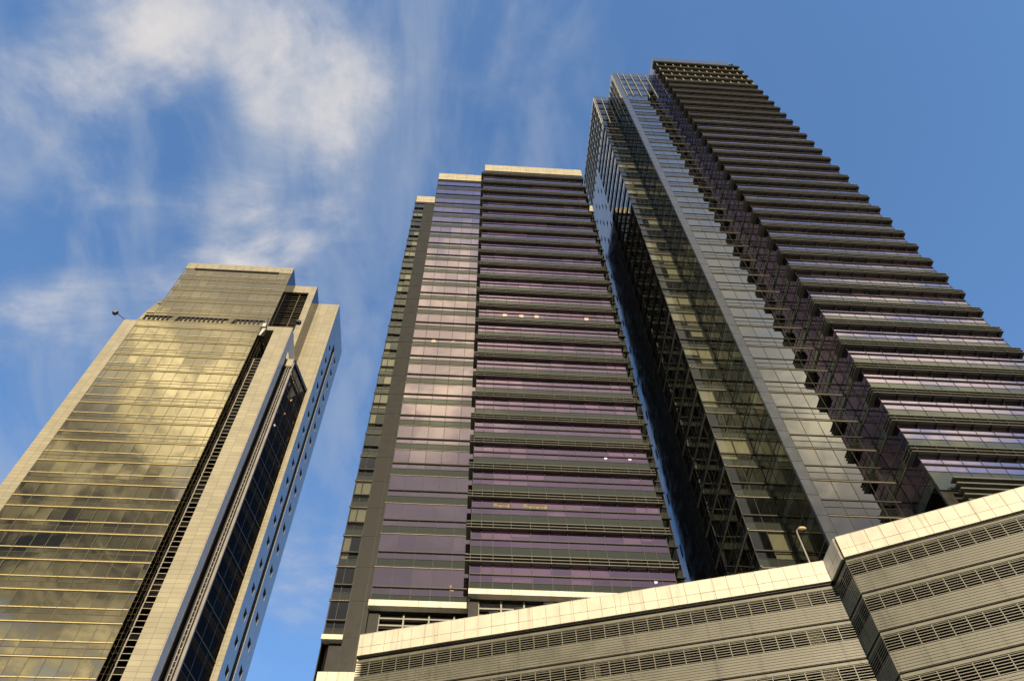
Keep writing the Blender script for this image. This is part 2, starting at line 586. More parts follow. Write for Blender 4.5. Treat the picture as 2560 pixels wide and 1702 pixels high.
def podium_wall(F, root, zbot, rows, step=1.0):
    # parapet
    mb = MB()
    zj = PZ - 1.14
    FF = Facade(F.a + F.n * .16, F.a + F.n * .16 + F.t * F.len)
    panels(mb, FF, PZ - FASC, PZ, step, [(zj, PZ), (PZ - FASC, zj)])
    FF.box(mb, 0, F.len, -.55, -.021, PZ - FASC, PZ - .002, M['cream_edge'])
    FF.box(mb, -.01, F.len, -.60, .052, PZ + .001, PZ + .03, M['cream'])
    mb.build('parapet', root)
    # ribs and louvres, level by level
    z = PZ - FASC
    mb = MB()
    F.box(mb, 0, F.len, -.6, -.5, zbot, z, M['void'])
    F.box(mb, 0, F.len, -.45, .06, z - .10, z - .003, M['frame'])
    mb.build('back_wall', root)
    first = True
    level = 0
    top = z - .10
    while top > zbot + .3:
        lo_r = rows - level * 3.0 if not first else rows
        lt = rows - level * 3.0                # louvre top
        lb = lt - 1.16
        # ribbed band from top down to lt
        mb = MB()
        zz = top
        F.box(mb, 0, F.len, -.30, -.03, lt, top, M['rib'])
        dark_line = lt + .36
        F.box(mb, 0, F.len, -.029, -.012, dark_line - .05, dark_line + .05, M['matt'])
        while zz - .13 > lt:
            if abs(zz - .10 - dark_line) > .13:
                F.box(mb, 0, F.len, -.032, .012, zz - .182, zz - .016, M['rib'])
            zz -= .20
        mb.build('ribbed_band', root)
        mb = MB()
        xs = grid(0, F.len, step)
        for x in xs[1:-1]:
            F.box(mb, x - .028, x + .028, -.16, .0, lb, lt, M['louvre'])
        n = 6
        for i in range(n):
            zc = lt - (i + .5) * (lt - lb) / n
            q = [F.p(0, .02, zc - .045), F.p(F.len, .02, zc - .045), F.p(F.len, -.10, zc + .035), F.p(0, -.10, zc + .035)]
            mb.hexa([Vector(v) - Vector((0, 0, .022)) for v in q] + [Vector(v) + Vector((0, 0, .022)) for v in q], M['louvre'])
        mb.build('louvre_band', root)
        top = lb
        level += 1


FL = Facade(PA, PB)
mb = MB()
FL.box(mb, 31.35, 32.45, -.49, -.20, 24, 39.6, M['cream_col'])
mb.build('column', podium)
mb = MB()
FL.box(mb, 16.6, 17.6, -.49, -.22, 24, 36.6, M['cream_col'])
mb.build('column', podium)
FR_ = Facade(PC, PE)
FT = Facade(PB, PC)                          # the return facing left
podium_wall(FL, podium, 20, 39.62)
podium_wall(FR_, podium, 20, 39.78)
podium_wall(FT, podium, 20, 39.70, 1.1)
# left end return, roof deck
FE = Facade(PA + Vector((.8, 14)), PA)
mb = MB()
FE.box(mb, 0, FE.len, -.4, 0, 18, PZ - .01, M['cream'])
mb.build('side_wall', podium)
mb = MB()
mb.prism([(PA.x + 1.2, PA.y + .6), (PB.x - .2, PB.y + .9), (PB.x - .2, 47.9), (22.5, 48.0), (18.0, 53.0), (PA.x + 1.2, 53.3)], PZ - 2.2, PZ - 1.9, M['paving'])
mb.prism([(PC.x + .7, PC.y + .4), (PE.x, PE.y + .8), (PE.x, 39.3), (35.0, 39.4), (34.9, 42.9), (PC.x + .7, 42.9)], PZ - 2.2, PZ - 1.9, M['paving'])
mb.build('roof_deck', podium)
# set-back block at the far left with its own parapet
PF = [Vector((-5.622, 29.78)) * S_, Vector((-4.023, 29.741)) * S_]
FF0 = Facade(PF[0], PF[1] + Vector((.9, -.02)))
mb = MB()
panels(mb, FF0, PZ - 2.6, PZ, .78, [(PZ - 2.6, PZ)])
FF0.box(mb, 0, FF0.len, -2.5, -.021, 20, PZ - .003, M['cream_edge'])
mb.build('parapet', podium)

# ================================================================== M: the purple tower in the middle
MW, ML, MG = 53.45, 55.4, 60.1
TOP = 147.3
tower_m = thing('office_tower', 'purple glass tower in the middle with cream parapets and rows of dark sunshade ledges', 'tower', (5, 60, GZ))
PITCH = 4.013
msill = lambda k: 49.35 + PITCH * k
mF = lambda k: msill(k) + 2.25

# shell: roof, back and side walls, floors and cores
mb = MB()
for (x0, x1, y0) in ((.80, 18.15, MW + .28), (-7.3, .66, ML + .28), (-11.4, -7.45, MG + .28), (18.4, 21.25, MG + .28)):
    for k in range(-1, 24):
        z = mF(k) + .14
        mb.box(x0, x1, y0, min(y0 + 7, 66), z, z + .5, M['room'])
    mb.box(x0 + .2, x1 - .2, y0 + 6.2, y0 + 6.6, 44, TOP - 3.5, M['core'])
mb.build('floor_slabs', tower_m)
mb = MB()
mb.box(.74, .80, MW + .06, ML + 3, 40, TOP - .02, M['granite'])
mb.box(18.20, 18.30, MW + .06, MG + .2, 40, TOP - .02, M['matt_granite'])
mb.box(-7.46, -7.40, ML + .06, MG + .2, 40, TOP - .02, M['granite'])
mb.box(21.30, 21.40, MG + .06, 70.5, 30, TOP - .02, M['matt_granite'])
mb.box(-11.58, -11.50, MG + .06, 70.5, 30, TOP - .02, M['granite'])
mb.box(-11.49, 21.29, 70, 70.5, 30, TOP - .02, M['granite'])
mb.box(-11.5, 21.3, MG + 1, 69.9, TOP - 1.2, TOP - 1.0, M['granite'])
mb.build('side_wall', tower_m)
# parapets
for (x0, x1, y, zb, st) in ((.9, 18.55, MW - .30, 144.3, 1.65), (-7.42, .88, ML - .12, 144.3, 1.65), (-11.46, -7.48, MG - .12, 144.5, 1.3), (18.6, 21.45, MG - .12, 144.6, 1.3)):
    mb = MB()
    Fp = Facade((x0, y), (x1, y))
    zm = zb + (TOP - zb) * .42
    panels(mb, Fp, zb, TOP, st, [(zb, zm), (zm, TOP - .35), (TOP - .35, TOP)], gap=.025, m='cap')
    Fp.box(mb, 0, Fp.len, -.5, -.021, zb, TOP - .003, M['cream_edge'])
    mb.build('parapet', tower_m)
    mb = MB()
    Fp.box(mb, .05, Fp.len - .05, -1.2, -.05, zb - .6, zb - .004, M['frame'])
    mb.build('parapet_soffit', tower_m)

# main block
FM = Facade((.74, MW), (18.25, MW))
mull_m = [x - .74 for x in (.74, 1.65, 2.69, 4.32, 6.03, 7.69, 9.35, 11.03, 12.67, 14.32, 16.0, 17.07, 18.25)]
LAMPS_M = {0: [(14.9, .6, -.02, .14, 'lamp_w'), (16.1, .6, -.02, .14, 'lamp_w'), (15.9, .5, -1.9, .14, 'lamp_w')],
           4: [(13.4, .5, -1.7, .17, 'lamp_w'), (15.9, .5, -1.7, .17, 'lamp_w')],
           11: [(3.4, .4, -1.9, .30, 'lamp_y'), (5.5, .4, -1.95, .30, 'lamp_y'), (7.5, .4, -1.95, .26, 'lamp_y'), (14.0, .4, -1.9, .28, 'lamp_y')],
           18: [(3.0, .5, -2.3, .12, 'lamp_w'), (6.4, .5, -2.3, .12, 'lamp_w')]}
PSH = .32


def sunshade(root, F, zf, mulls, p, side0=.42, side1=.42, back=1.3, offs=(.60, 1.10, 1.60)):
    """stacked blades on brackets that wrap both corners of a block"""
    mb = MB()
    a, b = mulls[0], mulls[-1]
    for d in offs:
        z = zf - d
        F.box(mb, a - side0, b + side1, .05, p, z - .03, z + .03, M['blade'])
        F.box(mb, a - side0, b + side1, p + .001, p + .02, z - .045, z + .035, M['lip'])
        F.box(mb, a - side0, a - .03, -back, .049, z - .03, z + .03, M['blade'])
        F.box(mb, b + .03, b + side1, -back, .049, z - .03, z + .03, M['blade'])
    F.box(mb, a - side0 + .03, b + side1 - .03, .022, .040, zf - offs[-1] + .04, zf - offs[0] + .10, M['blade'])
    for x in mulls:
        F.box(mb, x - .03, x + .03, .041, p - .01, zf - offs[-1] - .12, zf - offs[0] + .12, M['frame'])
    return mb.build('louvre_ledge', root)


for k in range(0, 24):
    storey(tower_m, FM, mull_m, mF(k), mF(k - 1), 'purple', 'ribbon_window', blinds=.34, lamps=LAMPS_M.get(k, ()))
    sunshade(tower_m, FM, mF(k), mull_m, PSH, offs=(.34, .70, 1.06))
# posters in the second lowest office floor
for (x0, x1) in ((1.98, 3.48), (4.75, 6.95)):
    zt = msill(2) + .62 - .0
    zb = msill(2) + .06
    mb = MB()
    FM.box(mb, x0, x1, .012, .020, zb, zt, M['paper'])
    FM.box(mb, x0 + .04, x1 - .04, .0205, .024, zb + .34, zt - .04, M['yellow'])
    FM.box(mb, x0 + .34, x1 - .16, .0245, .028, zb + .38, zt - .05, M['red'])
    n = int((x1 - x0) / .17)
    for i in range(n):
        if i % 4 == 3:
            continue
        xa = x0 + .08 + i * .17
        FM.box(mb, xa, xa + .10, .0205, .024, zb + .07, zb + .27, M['ink'])
        FM.box(mb, xa + .03, xa + .07, .0245, .027, zb + .12, zb + .16, M['paper'])
    tag(mb.build('window_poster'), ('narrow' if x1 - x0 < 1.8 else 'wide') + ' red and yellow rental poster with phone digits stuck on the purple tower\'s glass', 'poster', 'rental posters in the purple tower')

# left block
FLB = Facade((-7.38, ML), (.72, ML))
mull_l = [x + 7.38 for x in (-7.38, -5.81, -4.13, -2.48, -.80, .72)]
LAMPS_L = {10: [(2.6, .4, -2.1, .28, 'lamp_y'), (5.1, .4, -2.1, .28, 'lamp_y')], 0: [(6.7, .5, -1.6, .30, 'lamp_y'), (3.5, .5, -2.7, .16, 'lamp_y')],
           15: [(2.4, .4, -2.4, .09, 'lamp_w'), (3.7, .4, -2.4, .09, 'lamp_w'), (5.0, .4, -2.4, .09, 'lamp_w')]}
for k in range(0, 24):
    storey(tower_m, FLB, mull_l, mF(k) + .05, mF(k - 1) + .05, 'purple2', 'bay_window', blinds=.30, lamps=LAMPS_L.get(k, ()), sillp=.12)
    fin(tower_m, FLB, -.10, 8.12, mF(k) + .05, p=.05, t=.07)
# wings
FWG = Facade((-11.5, MG), (-9.85, MG))
for k in range(0, 24):
    z1, z0 = mF(k) + .2, mF(k - 1) + .2
    storey(tower_m, FWG, [0, .72, 1.65], z1, z0, 'clear', 'corner_window', blinds=.42, sillp=.22)
    fin(tower_m, FWG, -.16, 1.67, z1, p=.12)
mb = MB()
FG = Facade((-9.82, MG - .02), (-7.0, MG - .02))
for k in range(-3, 24):
    z1, z0 = mF(k) + .2, mF(k - 1) + .2
    for a, b in ((0, 1.35), (1.35, 2.8)):
        FG.box(mb, a + .025, b - .025, -.1, random.uniform(0, .008), z0 + .03, z1 - .03, M['granite'])
    FG.box(mb, 0, 2.8, -.12, -.02, z0, z1, M['frame'])
mb.build('granite_pier', tower_m)
FWR = Facade((18.35, MG), (21.38, MG))
for k in range(-3, 24):
    z1, z0 = mF(k) + .2, mF(k - 1) + .2
    storey(tower_m, FWR, [0, 1.5, 3.03], z1, z0, 'clear', 'corner_window', blinds=.0, sillp=.1)
    fin(tower_m, FWR, 0, 3.2, z1, p=.14, m='frame')
# bands and framed plant floors under the blocks
for (F, a, b, z0, z1, p) in ((FM, -.06, 17.5, 46.95, 47.50, .35), (FLB, -.1, 8.15, 47.1, 47.72, .35), (FWG, -.1, 1.72, 47.35, 47.85, .40)):
    mb = MB()
    for q0, q1 in zip(grid(a, b, 3.4)[:-1], grid(a, b, 3.4)[1:]):
        F.box(mb, q0 + .01, q1 - .01, -.3, p, z0, z1, M['cream'])
    F.box(mb, a, b, -.9, -.301, z0 + .02, z1, M['frame'])
    mb.build('string_course', tower_m)
for (F, xs, zs, a) in ((FM, [x - .74 for x in (1.55, 3.40, 5.27, 7.15, 9.03, 9.75, 11.6, 13.5, 15.4, 17.2)], (46.15, 45.45, 44.75, 44.0), 0),
                       (FLB, [x + 7.38 for x in (-6.52, -4.50, -2.42, -.36)], (46.5, 45.8, 45.1, 44.3), 0)):
    mb = MB()
    F.box(mb, 0, F.len, -.95, -.85, 38, 47.0, M['granite'])
    for i, (q0, q1) in enumerate(zip(xs[:-1], xs[1:])):
        F.box(mb, q0, q1, -.83, -.80, zs[0], 46.95, M['fin_grey'])
    mb.build('plant_room_wall', tower_m)
    mb = MB()
    for x in xs:
        F.box(mb, x - .07, x + .07, -.78, -.40, 38, 46.9, M['fin_grey'])
    for z in zs:
        F.box(mb, xs[0], xs[-1] if F is FM else F.len, -.70, -.45, z - .07, z + .07, M['fin_grey'])
    F.box(mb, 0.02, xs[0], -.6, -.30, 38, 46.94, M['granite'])
    mb.build('plant_room_frame', tower_m)
mb = MB()
mb.prism([(-11.2, MG + .6), (-10.9, MG + .15), (-9.85, MG + .15), (-9.85, MG + 3), (-11.2, MG + 3)], 30, 47.4, M['granite'])
mb.build('granite_base', tower_m)

# ================================================================== R: the tall dark tower at the right
RM, RG, RW = 39.6, 43.2, 48.3
RTOP = 180.5
tower_r = thing('office_tower', 'tallest dark tower at the right with stacked louvre ledges and a steel blue side wall', 'tower', (37, 50, GZ))
rF = quadfit([(0, 55.2), (1, 59.2), (2, 63.25), (3, 67.3), (11, 99.4), (14, 111.4), (19, 131.2), (23, 146.9), (26, 158.4), (31, 177.6)])
rS = quadfit([(0, 174.6), (11, 133.7), (23, 88.6), (29, 65.0), (30, 61.1), (31, 57.06), (32, 53.07), (33, 49.04)])   # sills of the main block
U0, U1, U2, U3, U4 = 23.55, 26.9, 27.85, 35.05, 51.95

mb = MB()
for j in range(-4, 32):
    z = rF(j) + .14
    mb.box(U1 + .15, U3 - .12, RG + .28, RG + 7, z, z + .5, M['room'])
    mb.box(U0 + .25, U1 - .12, RW + .28, RW + 8, z - .7, z - .2, M['room'])
mb.box(U1 + .15, U3 - .2, RG + 6.3, RG + 6.7, 36, RTOP - 2, M['core'])
mb.box(U0 + 2.9, U1 - .1, RW + .6, RW + 8, 36, RTOP - 2, M['core'])
for i in range(-1, 34):
    z = rS(i) + 2.2 + .2
    mb.box(U3 + .12, U4 - .1, RM + .28, RM + 6, z, z + .5, M['room'])
mb.box(U3 + 2.5, U4 - .3, RM + 5.0, RM + 5.4, 36, RTOP - 2, M['core'])
mb.build('floor_slabs', tower_r)
mb = MB()
mb.box(U4 + .01, U4 + .1, RM + .05, 75, 30, RTOP, M['steel'])
mb.box(U0 + .02, U4, 74.8, 75.2, 30, RTOP - .01, M['steel'])
mb.box(U0 + .2, U4, RW + .4, 74.7, RTOP - 1.6, RTOP - 1.4, M['steel'])
mb.build('side_wall', tower_r)

# --- glass front between the strip and the louvred block
FRG = Facade((U2, RG), (U3, RG))
mull_g = [x - U2 for x in (27.85, 29.40, 31.02, 32.60, 33.85, 35.03)]
LAMPS_R = {18: [(1.0, .5, -2.3, .22, 'lamp_w'), (3.5, .5, -2.3, .22, 'lamp_w'), (5.9, .5, -2.3, .2, 'lamp_w')],
           16: [(5.3, .5, -2.0, .12, 'lamp_o'), (6.5, .5, -2.0, .12, 'lamp_o')]}
for j in range(-4, 32):
    z1, z0 = rF(j), rF(j - 1)
    storey(tower_r, FRG, mull_g, z1, z0, 'grey', 'window_band', sp='spandrel_g', blinds=.12, sillp=.06, lamps=LAMPS_R.get(j, ()))
    if j <= 26:
        fin(tower_r, FRG, -.02, FRG.len - .004, z1, p=.07, t=.06)
z0c = rF(26)
for x in (27.9, 29.1, 30.7, 32.3, 33.9):
    mb = MB()
    FRG.box(mb, x - U2 - .045, x - U2 + .045, .04, .22, 162.4, 179.3, M['fin'])
    mb.build('crown_fin', tower_r)
mb = MB()
for q0, q1 in zip(grid(0, FRG.len, 1.6)[:-1], grid(0, FRG.len, 1.6)[1:]):
    FRG.box(mb, q0 + .01, q1 - .01, -.3, .03, rF(31) + .02, RTOP, M['steel'])
mb.build('parapet', tower_r)

# --- the metal strip left of it, with its mirror-like side
FST = Facade((U1, RG), (U2 - .02, RG))
mb = MB()
for j in range(-4, 32):
    z1, z0 = rF(j), rF(j - 1)
    for a, b in ((0, .56), (.56, 1.0)):
        FST.box(mb, .0, FST.len, -.3, .012 + random.uniform(-.003, .003), z0 + (z1 - z0) * (0 if a == 0 else a) + .022, z0 + (z1 - z0) * b - .022, M['steel'])
FST.box(mb, .004, FST.len, -.31, -.01, 36, rF(31), M['frame'])
FST.box(mb, 0, FST.len, -.3, .02, rF(31) + .01, RTOP, M['steel'])
mb.build('corner_strip', tower_r)
FSS = Facade((U1, RW), (U1, RG + .31))
for j in range(-4, 32):
    z1, z0 = rF(j), rF(j - 1)
    storey(tower_r, FSS, grid(0, FSS.len, 1.6), z1, z0, 'return_g', 'return_window', blinds=.0, sillp=.03, sp='spandrel')
for y in (RG + .35, RG + 1.5, RG + 2.7, RG + 3.9):
    mb = MB()
    FSS.box(mb, RW - y - .045, RW - y + .045, .04, .20, 162.4, 179.3, M['fin'])
    mb.build('crown_fin', tower_r)
mb = MB()
FSS.box(mb, 0, FSS.len, -.3, .02, rF(31) + .02, RTOP, M['steel'])
mb.build('parapet', tower_r)

# --- wing, further back
FRW = Facade((U0, RW), (U1, RW))
mull_w = [0, 1.55, 3.2, U1 - U0]
mull_w = [0.02, 1.58, 3.33]
for j in range(-4, 32):
    z1, z0 = rF(j) - .7, rF(j - 1) - .7
    storey(tower_r, FRW, mull_w, z1, z0, 'clear', 'corner_window', blinds=.62 if j < 22 else .15, sillp=.12)
    if j <= 26:
        fin(tower_r, FRW, -.04, FRW.len - .02, z1, p=.09, t=.07)
for x in (.06, 1.5, 2.95):
    mb = MB()
    FRW.box(mb, x - .045, x + .045, .04, .20, 161.3, 178.3, M['fin'])
    mb.build('crown_fin', tower_r)
mb = MB()
FRW.box(mb, 0, FRW.len, -.3, .02, rF(31) - .68, RTOP - .5, M['steel'])
mb.build('parapet', tower_r)

# --- its left side: glazed bay near the corner, slotted metal wall behind
FSD = Facade((U0, 67.2), (U0, RW))
gl0 = 67.2 - 57.2
for j in range(-4, 32):
    z1, z0 = rF(j) - .7, rF(j - 1) - .7
    storey(tower_r, FSD, grid(gl0, FSD.len - .02, 1.5), z1, z0, 'grey', 'side_window', blinds=.0, sillp=.03, sp='spandrel')
    if j <= 26:
        fin(tower_r, FSD, gl0, FSD.len + .22, z1, p=.08, t=.06, m='fin' if j < 9 else 'frame', name='side_fin')  # upper fins take dark metal: their unlit tone is put into the colour
mb = MB()
for j in range(-4, 32):
    z1, z0 = rF(j) - .7, rF(j - 1) - .7
    for a, b in zip(grid(0, gl0 - .03, 1.67)[:-1], grid(0, gl0 - .03, 1.67)[1:]):
        FSD.box(mb, a + .01, b - .01, -.25, random.uniform(-.004, .004), z0 + .012, z1 - .012, M['steel_side'])
    if j < 27:
        for yy in ((58.6, 61.9, 65.0) if j % 2 else (60.2, 63.4)):
            slots = MB()
            FSD.box(slots, 67.2 - yy - .24, 67.2 - yy + .24, -.1, .012, z0 + .8, z0 + 2.6, M['slot'])
            slots.build('slot_window', tower_r)
mb.build('metal_side_wall', tower_r)
for y in [RW + .15 + 1.55 * i for i in range(12)]:
    mb = MB()
    FSD.box(mb, 67.2 - y - .05, 67.2 - y + .05, .02, .22, 161.3, 178.4, M['fin'])
    mb.build('crown_fin', tower_r)
for z in (163.4, 166.9, 170.4, 173.9, 177.4):
    mb = MB()
    FSD.box(mb, .1, FSD.len - .1, .02, .16, z - .05, z + .05, M['fin'])
    mb.build('crown_rail', tower_r)
mb = MB()
FSD.box(mb, 0, FSD.len, -.3, .018, rF(31) - .68, RTOP - .5, M['steel_side'])
mb.build('parapet', tower_r)

# --- louvred main block
FRM = Facade((U3, RM), (U4, RM))
mull_r = [x - U3 for x in (35.05, 36.77, 38.36, 39.92, 41.46, 43.0, 44.55, 46.1, 47.65, 49.2, 50.75, 51.95)]
LAMPS_RM = {23: [(2.9, .5, -2.4, .2, 'lamp_w'), (6.4, .5, -2.4, .2, 'lamp_w'), (8.4, .5, -2.4, .16, 'lamp_w'), (10.2, .5, -2.4, .2, 'lamp_w')],
            24: [(10.2, .5, -2.2, .2, 'lamp_w')],
            25: [(3.0, .5, -2.4, .2, 'lamp_w'), (5.2, .5, -2.4, .2, 'lamp_w'), (9.0, .5, -2.4, .2, 'lamp_w'), (11.2, .5, -2.4, .2, 'lamp_w')],
            26: [(10.6, .5, -2.4, .2, 'lamp_w'), (12.6, .5, -2.4, .2, 'lamp_w')], 7: [(3.6, .4, -1.9, .12, 'lamp_y'), (5.3, .4, -1.9, .12, 'lamp_y')]}
FRS = Facade((U3, RG - .01), (U3, RM))       # left side of the block
for i in range(0, 34):
    h = rS(i - 1) - rS(i)
    zf = rS(i) + h * .56
    zb = zf - (rS(i) - rS(i + 1))
    if i >= 4:
        storey(tower_r, FRM, mull_r, zf, zb, 'violet', 'ribbon_window', blinds=.50, lamps=LAMPS_RM.get(i, ()))
    else:
        # open plant floors: dark screen with pale upright fins
        mb = MB()
        FRM.box(mb, 0, FRM.len, -.6, -.5, zb, zf, M['void'])
        mb.build('plant_screen', tower_r)
        mb = MB()
        for x in mull_r:
            FRM.box(mb, x - .045, x + .045, -.3, .22, zb + .25, zf - 1.85, M['fin_gold'])
        mb.build('upright_fin', tower_r)
    sunshade(tower_r, FRM, zf, mull_r, .38, side0=.50, side1=.45, back=1.2, offs=(.36, .74, 1.12))
    storey(tower_r, FRS, [0, 1.2, 2.4, 3.55], zf - .5, zb - .5, 'return_v', 'return_glazing', blinds=.25, sillp=.03)
    if i >= 6:
        fin(tower_r, FRS, 0, 2.35, zf - .5, p=.08, t=.06, name='return_fin')
# tall blank spandrel and the low louvre set
mb = MB()
zlow = rS(33) - .9
for q0, q1 in zip(mull_r[:-1], mull_r[1:]):
    FRM.box(mb, q0 + .015, q1 - .015, -.1, random.uniform(-.004, .004), zlow - 2.0, zlow - .02, M['spandrel'])
FRM.box(mb, 0, FRM.len, -.3, -.11, 34, zlow, M['granite'])
mb.build('blank_spandrel', tower_r)
mb = MB()
for z in (46.75, 46.15, 45.55, 44.95, 44.35):
    FRM.box(mb, .95, FRM.len, .25, .85, z - .05, z + .05, M['blade'])
    FRM.box(mb, .95, FRM.len, .851, .87, z - .07, z + .07, M['lip'])
for x in mull_r[1:]:
    FRM.box(mb, x - .05, x + .05, -.05, .30, 34, 46.9, M['fin'])
mb.build('low_louvre', tower_r)
# crown of the block
mb = MB()
zt = rS(0) + 2.1
FRM.box(mb, 0, FRM.len - .9, -.4, .02, zt + .3, RTOP + .2, M['steel'])
FRM.box(mb, -.01, FRM.len, -.4, .01, zt - .3, zt + .29, M['frame'])
FRS.box(mb, 0, FRS.len - .1, -.4, .012, zt - .3, RTOP + .15, M['steel'])
mb.build('parapet', tower_r)

# ================================================================== L: the cream stone tower at the left
LF, LU, L2, L3 = 68.3, 70.0, 73.5, 77.0
LT, LTT = 111.7, 134.8
tower_l = thing('office_tower', 'cream stone tower at the left with a wide gold reflecting glass front and stepped roof', 'tower', (-40, 78, GZ))
lF = lambda j: 51.3 + 3.92 * j
XL, XG0, XG1, XC0, XC1 = -53.3, -51.25, -32.55, -30.4, -27.7
mb = MB()
for j in range(-5, 16):
    z = lF(j) + .14
    mb.box(XG0 + .2, XG1 - .12, LF + .28, LF + 7, z, z + .5, M['room'])
for j in range(6):
    z = 112.9 + 3.92 * j
    mb.box(-50.6, -32.5, LU + .28, LU + 6, z + .14, z + .6, M['room'])
mb.box(XG0 + .3, XG1 - .3, LF + 6.4, LF + 6.8, 30, LT - 1, M['core'])
mb.box(-50, -32.6, LU + 5.2, LU + 5.6, LT, LTT - 1, M['core'])
mb.build('floor_slabs', tower_l)
# stone walls
mb = MB()
mb.box(XL, XG0 - .03, LF - .05, LF + 16, 20, LT, M['tile_x'])
mb.build('stone_pier', tower_l)
mb = MB()
mb.box(XC0, XC1 - .03, LF - .05, LF + 1.6, 20, LT - 4.0, M['tile_x'])
mb.box(XC0 - 1.85, XC0, LF - .045, LF + 1.6, LT - 1.1, LT, M['tile_x'])
mb.box(XC0, XC1 - .03, LF - .05, LF + 1.6, LT - 3.998, LT, M['tile_x'])
mb.build('stone_pier', tower_l)
mb = MB()
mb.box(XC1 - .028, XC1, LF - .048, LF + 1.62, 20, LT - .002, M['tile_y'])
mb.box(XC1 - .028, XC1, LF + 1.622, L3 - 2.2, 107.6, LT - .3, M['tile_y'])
mb.build('pier_side', tower_l)

FLG = Facade((XG0, LF), (XG1, LF))
mull_lg = [0, .62] + [.62 + 1.588 * i for i in range(1, 12)] + [XG1 - XG0]
LAMPS_LG = {10: [(9.0, .5, -3.1, .08, 'lamp_w'), (11.1, .5, -3.1, .08, 'lamp_w'), (12.3, .5, -3.1, .14, 'lamp_w')]}
for j in range(-5, 16):
    z1, z0 = lF(j), lF(j - 1)
    storey(tower_l, FLG, mull_lg, z1, z0, 'gold', 'window_band', blinds=.5, sp='spandrel_b', fr='frame_l', cut=(.575, .76), sillp=.02, lamps=LAMPS_LG.get(j, ()))
    fin(tower_l, FLG, 0, FLG.len + .05, z1, m='fin_gold', p=.09, t=.13, under='frame_l')
    mbf = MB()
    zs = z1 - 3.92 * .575
    for q0, q1 in zip(mull_lg[:-1], mull_lg[1:]):
        FLG.box(mbf, q0 + .03, q1 - .03, .021, .06, zs - .065, zs + .035, M['fin_gold'])
    mbf.build('sill_fin', tower_l)
mb = MB()
FLG.box(mb, 0, FLG.len, -.3, .03, lF(15) + .1, LT, M['spandrel_b'])
FLG.box(mb, 0, FLG.len + .02, -.35, .08, LT + .002, LT + .10, M['fin_gold'])
mb.build('roof_edge', tower_l)
# glazed flank of the gold front and the recess beside it
FLR = Facade((XG1, LF + .02), (XG1, 70.8))
for j in range(-5, 16):
    storey(tower_l, FLR, [0, .9, 1.8, 2.78], lF(j), lF(j - 1), 'flank', 'flank_window', blinds=.08, sp='matt', fr='frame_l', sillp=.02)
FRC = Facade((XG1, 70.8), (XC0, 70.8))
for j in range(-5, 15):
    storey(tower_l, FRC, [0, .06, 2.15], lF(j), lF(j - 1), 'dark', 'recess_window', blinds=.35, sp='matt', sillp=.02)
    mb = MB()
    for q in range(5):
        z = lF(j) - q * .784
        FRC.box(mb, 0.03, 2.15, .04, .13, z - .03, z + .03, M['fin'])
    FRC.box(mb, .0, .11, .02, .16, lF(j - 1), lF(j), M['rail'])
    mb.build('recess_rail', tower_l)
mb = MB()
mb.box(XG1, XC0, LF + .6, 70.79, LT - 1.0, LT - .5, M['tile_x'])
mb.box(XC0 - .03, XC0 - .002, LF + .01, 70.79, 20, LT - 1.2, M['frame_l'])
mb.build('recess_lining', tower_l)

# upper block, set back behind the roof terrace, with its flared left foot
FU = Facade((-50.85, LU), (-32.4, LU))
uF = [LTT - 2.15, 128.8, 124.9, 120.98, 117.05, 113.1]
mull_u = [0] + [.6 + 1.56 * i for i in range(0, 12)] + [FU.len]
for a, b in zip(uF[:-1], uF[1:]):
    storey(tower_l, FU, mull_u, a, b, 'gold', 'upper_window', blinds=.45, sp='spandrel_b', fr='frame_l', cut=(.56, .76), sillp=.02)
    fin(tower_l, FU, 0, FU.len, a, m='fin_gold', p=.05, t=.07, under='frame_l', name='upper_fin')
    mb = MB()
    zs = a - (a - b) * .56
    for q0, q1 in zip(mull_u[:-1], mull_u[1:]):
        FU.box(mb, q0 + .03, q1 - .03, .021, .05, zs - .04, zs + .03, M['fin_gold'])
    mb.build('upper_sill_fin', tower_l)
mb = MB()
FU.box(mb, 0, FU.len, -.3, 0, LT - 1, uF[-1] - .03, M['spandrel_b'])
mb.build('terrace_wall', tower_l)
mb = MB()
pts = [(-50.852, 122.0), (-51.25, 121.0), (-51.8, 119.8), (-52.4, 117.2), (-52.75, 114.5), (-53.0, 111.0), (-50.852, 111.0)]
P0 = [(x, LU + .02, z) for x, z in pts]
P1 = [(x, LU + 14, z) for x, z in pts]
mb.face(P0, M['spandrel_b'])
mb.face(list(reversed(P1)), M['spandrel_b'])
for q in range(len(pts)):
    w = (q + 1) % len(pts)
    mb.face([P0[w], P0[q], P1[q], P1[w]], M['spandrel_b'])
for z in (120.2, 117.05, 114.8, 113.1):
    mb.box(-52.6 + max(0, z - 115) * .22, -50.86, LU - .12, LU + .019, z - .06, z + .05, M['fin_gold'])
mb.build('flared_wall', tower_l)
mb = MB()
FU.box(mb, -.02, FU.len + .02, -14, .08, LTT - 2.1, LTT, M['tile_x'])
FU.box(mb, 1.6, FU.len - 2.2, .081, .16, LTT - 2.28, LTT - 2.02, M['frame'])
for x in grid(.4, FU.len - .4, 1.4):
    FU.box(mb, x - .03, x + .03, .081, .10, LTT - 1.9, LTT - .5, M['frame_l'])
mb.build('parapet', tower_l)
mb = MB()
mb.box(-32.4, -32.37, LU - .06, LU + 13, LT - 1, LTT - .02, M['side_mirror'])
mb.build('upper_side_wall', tower_l)

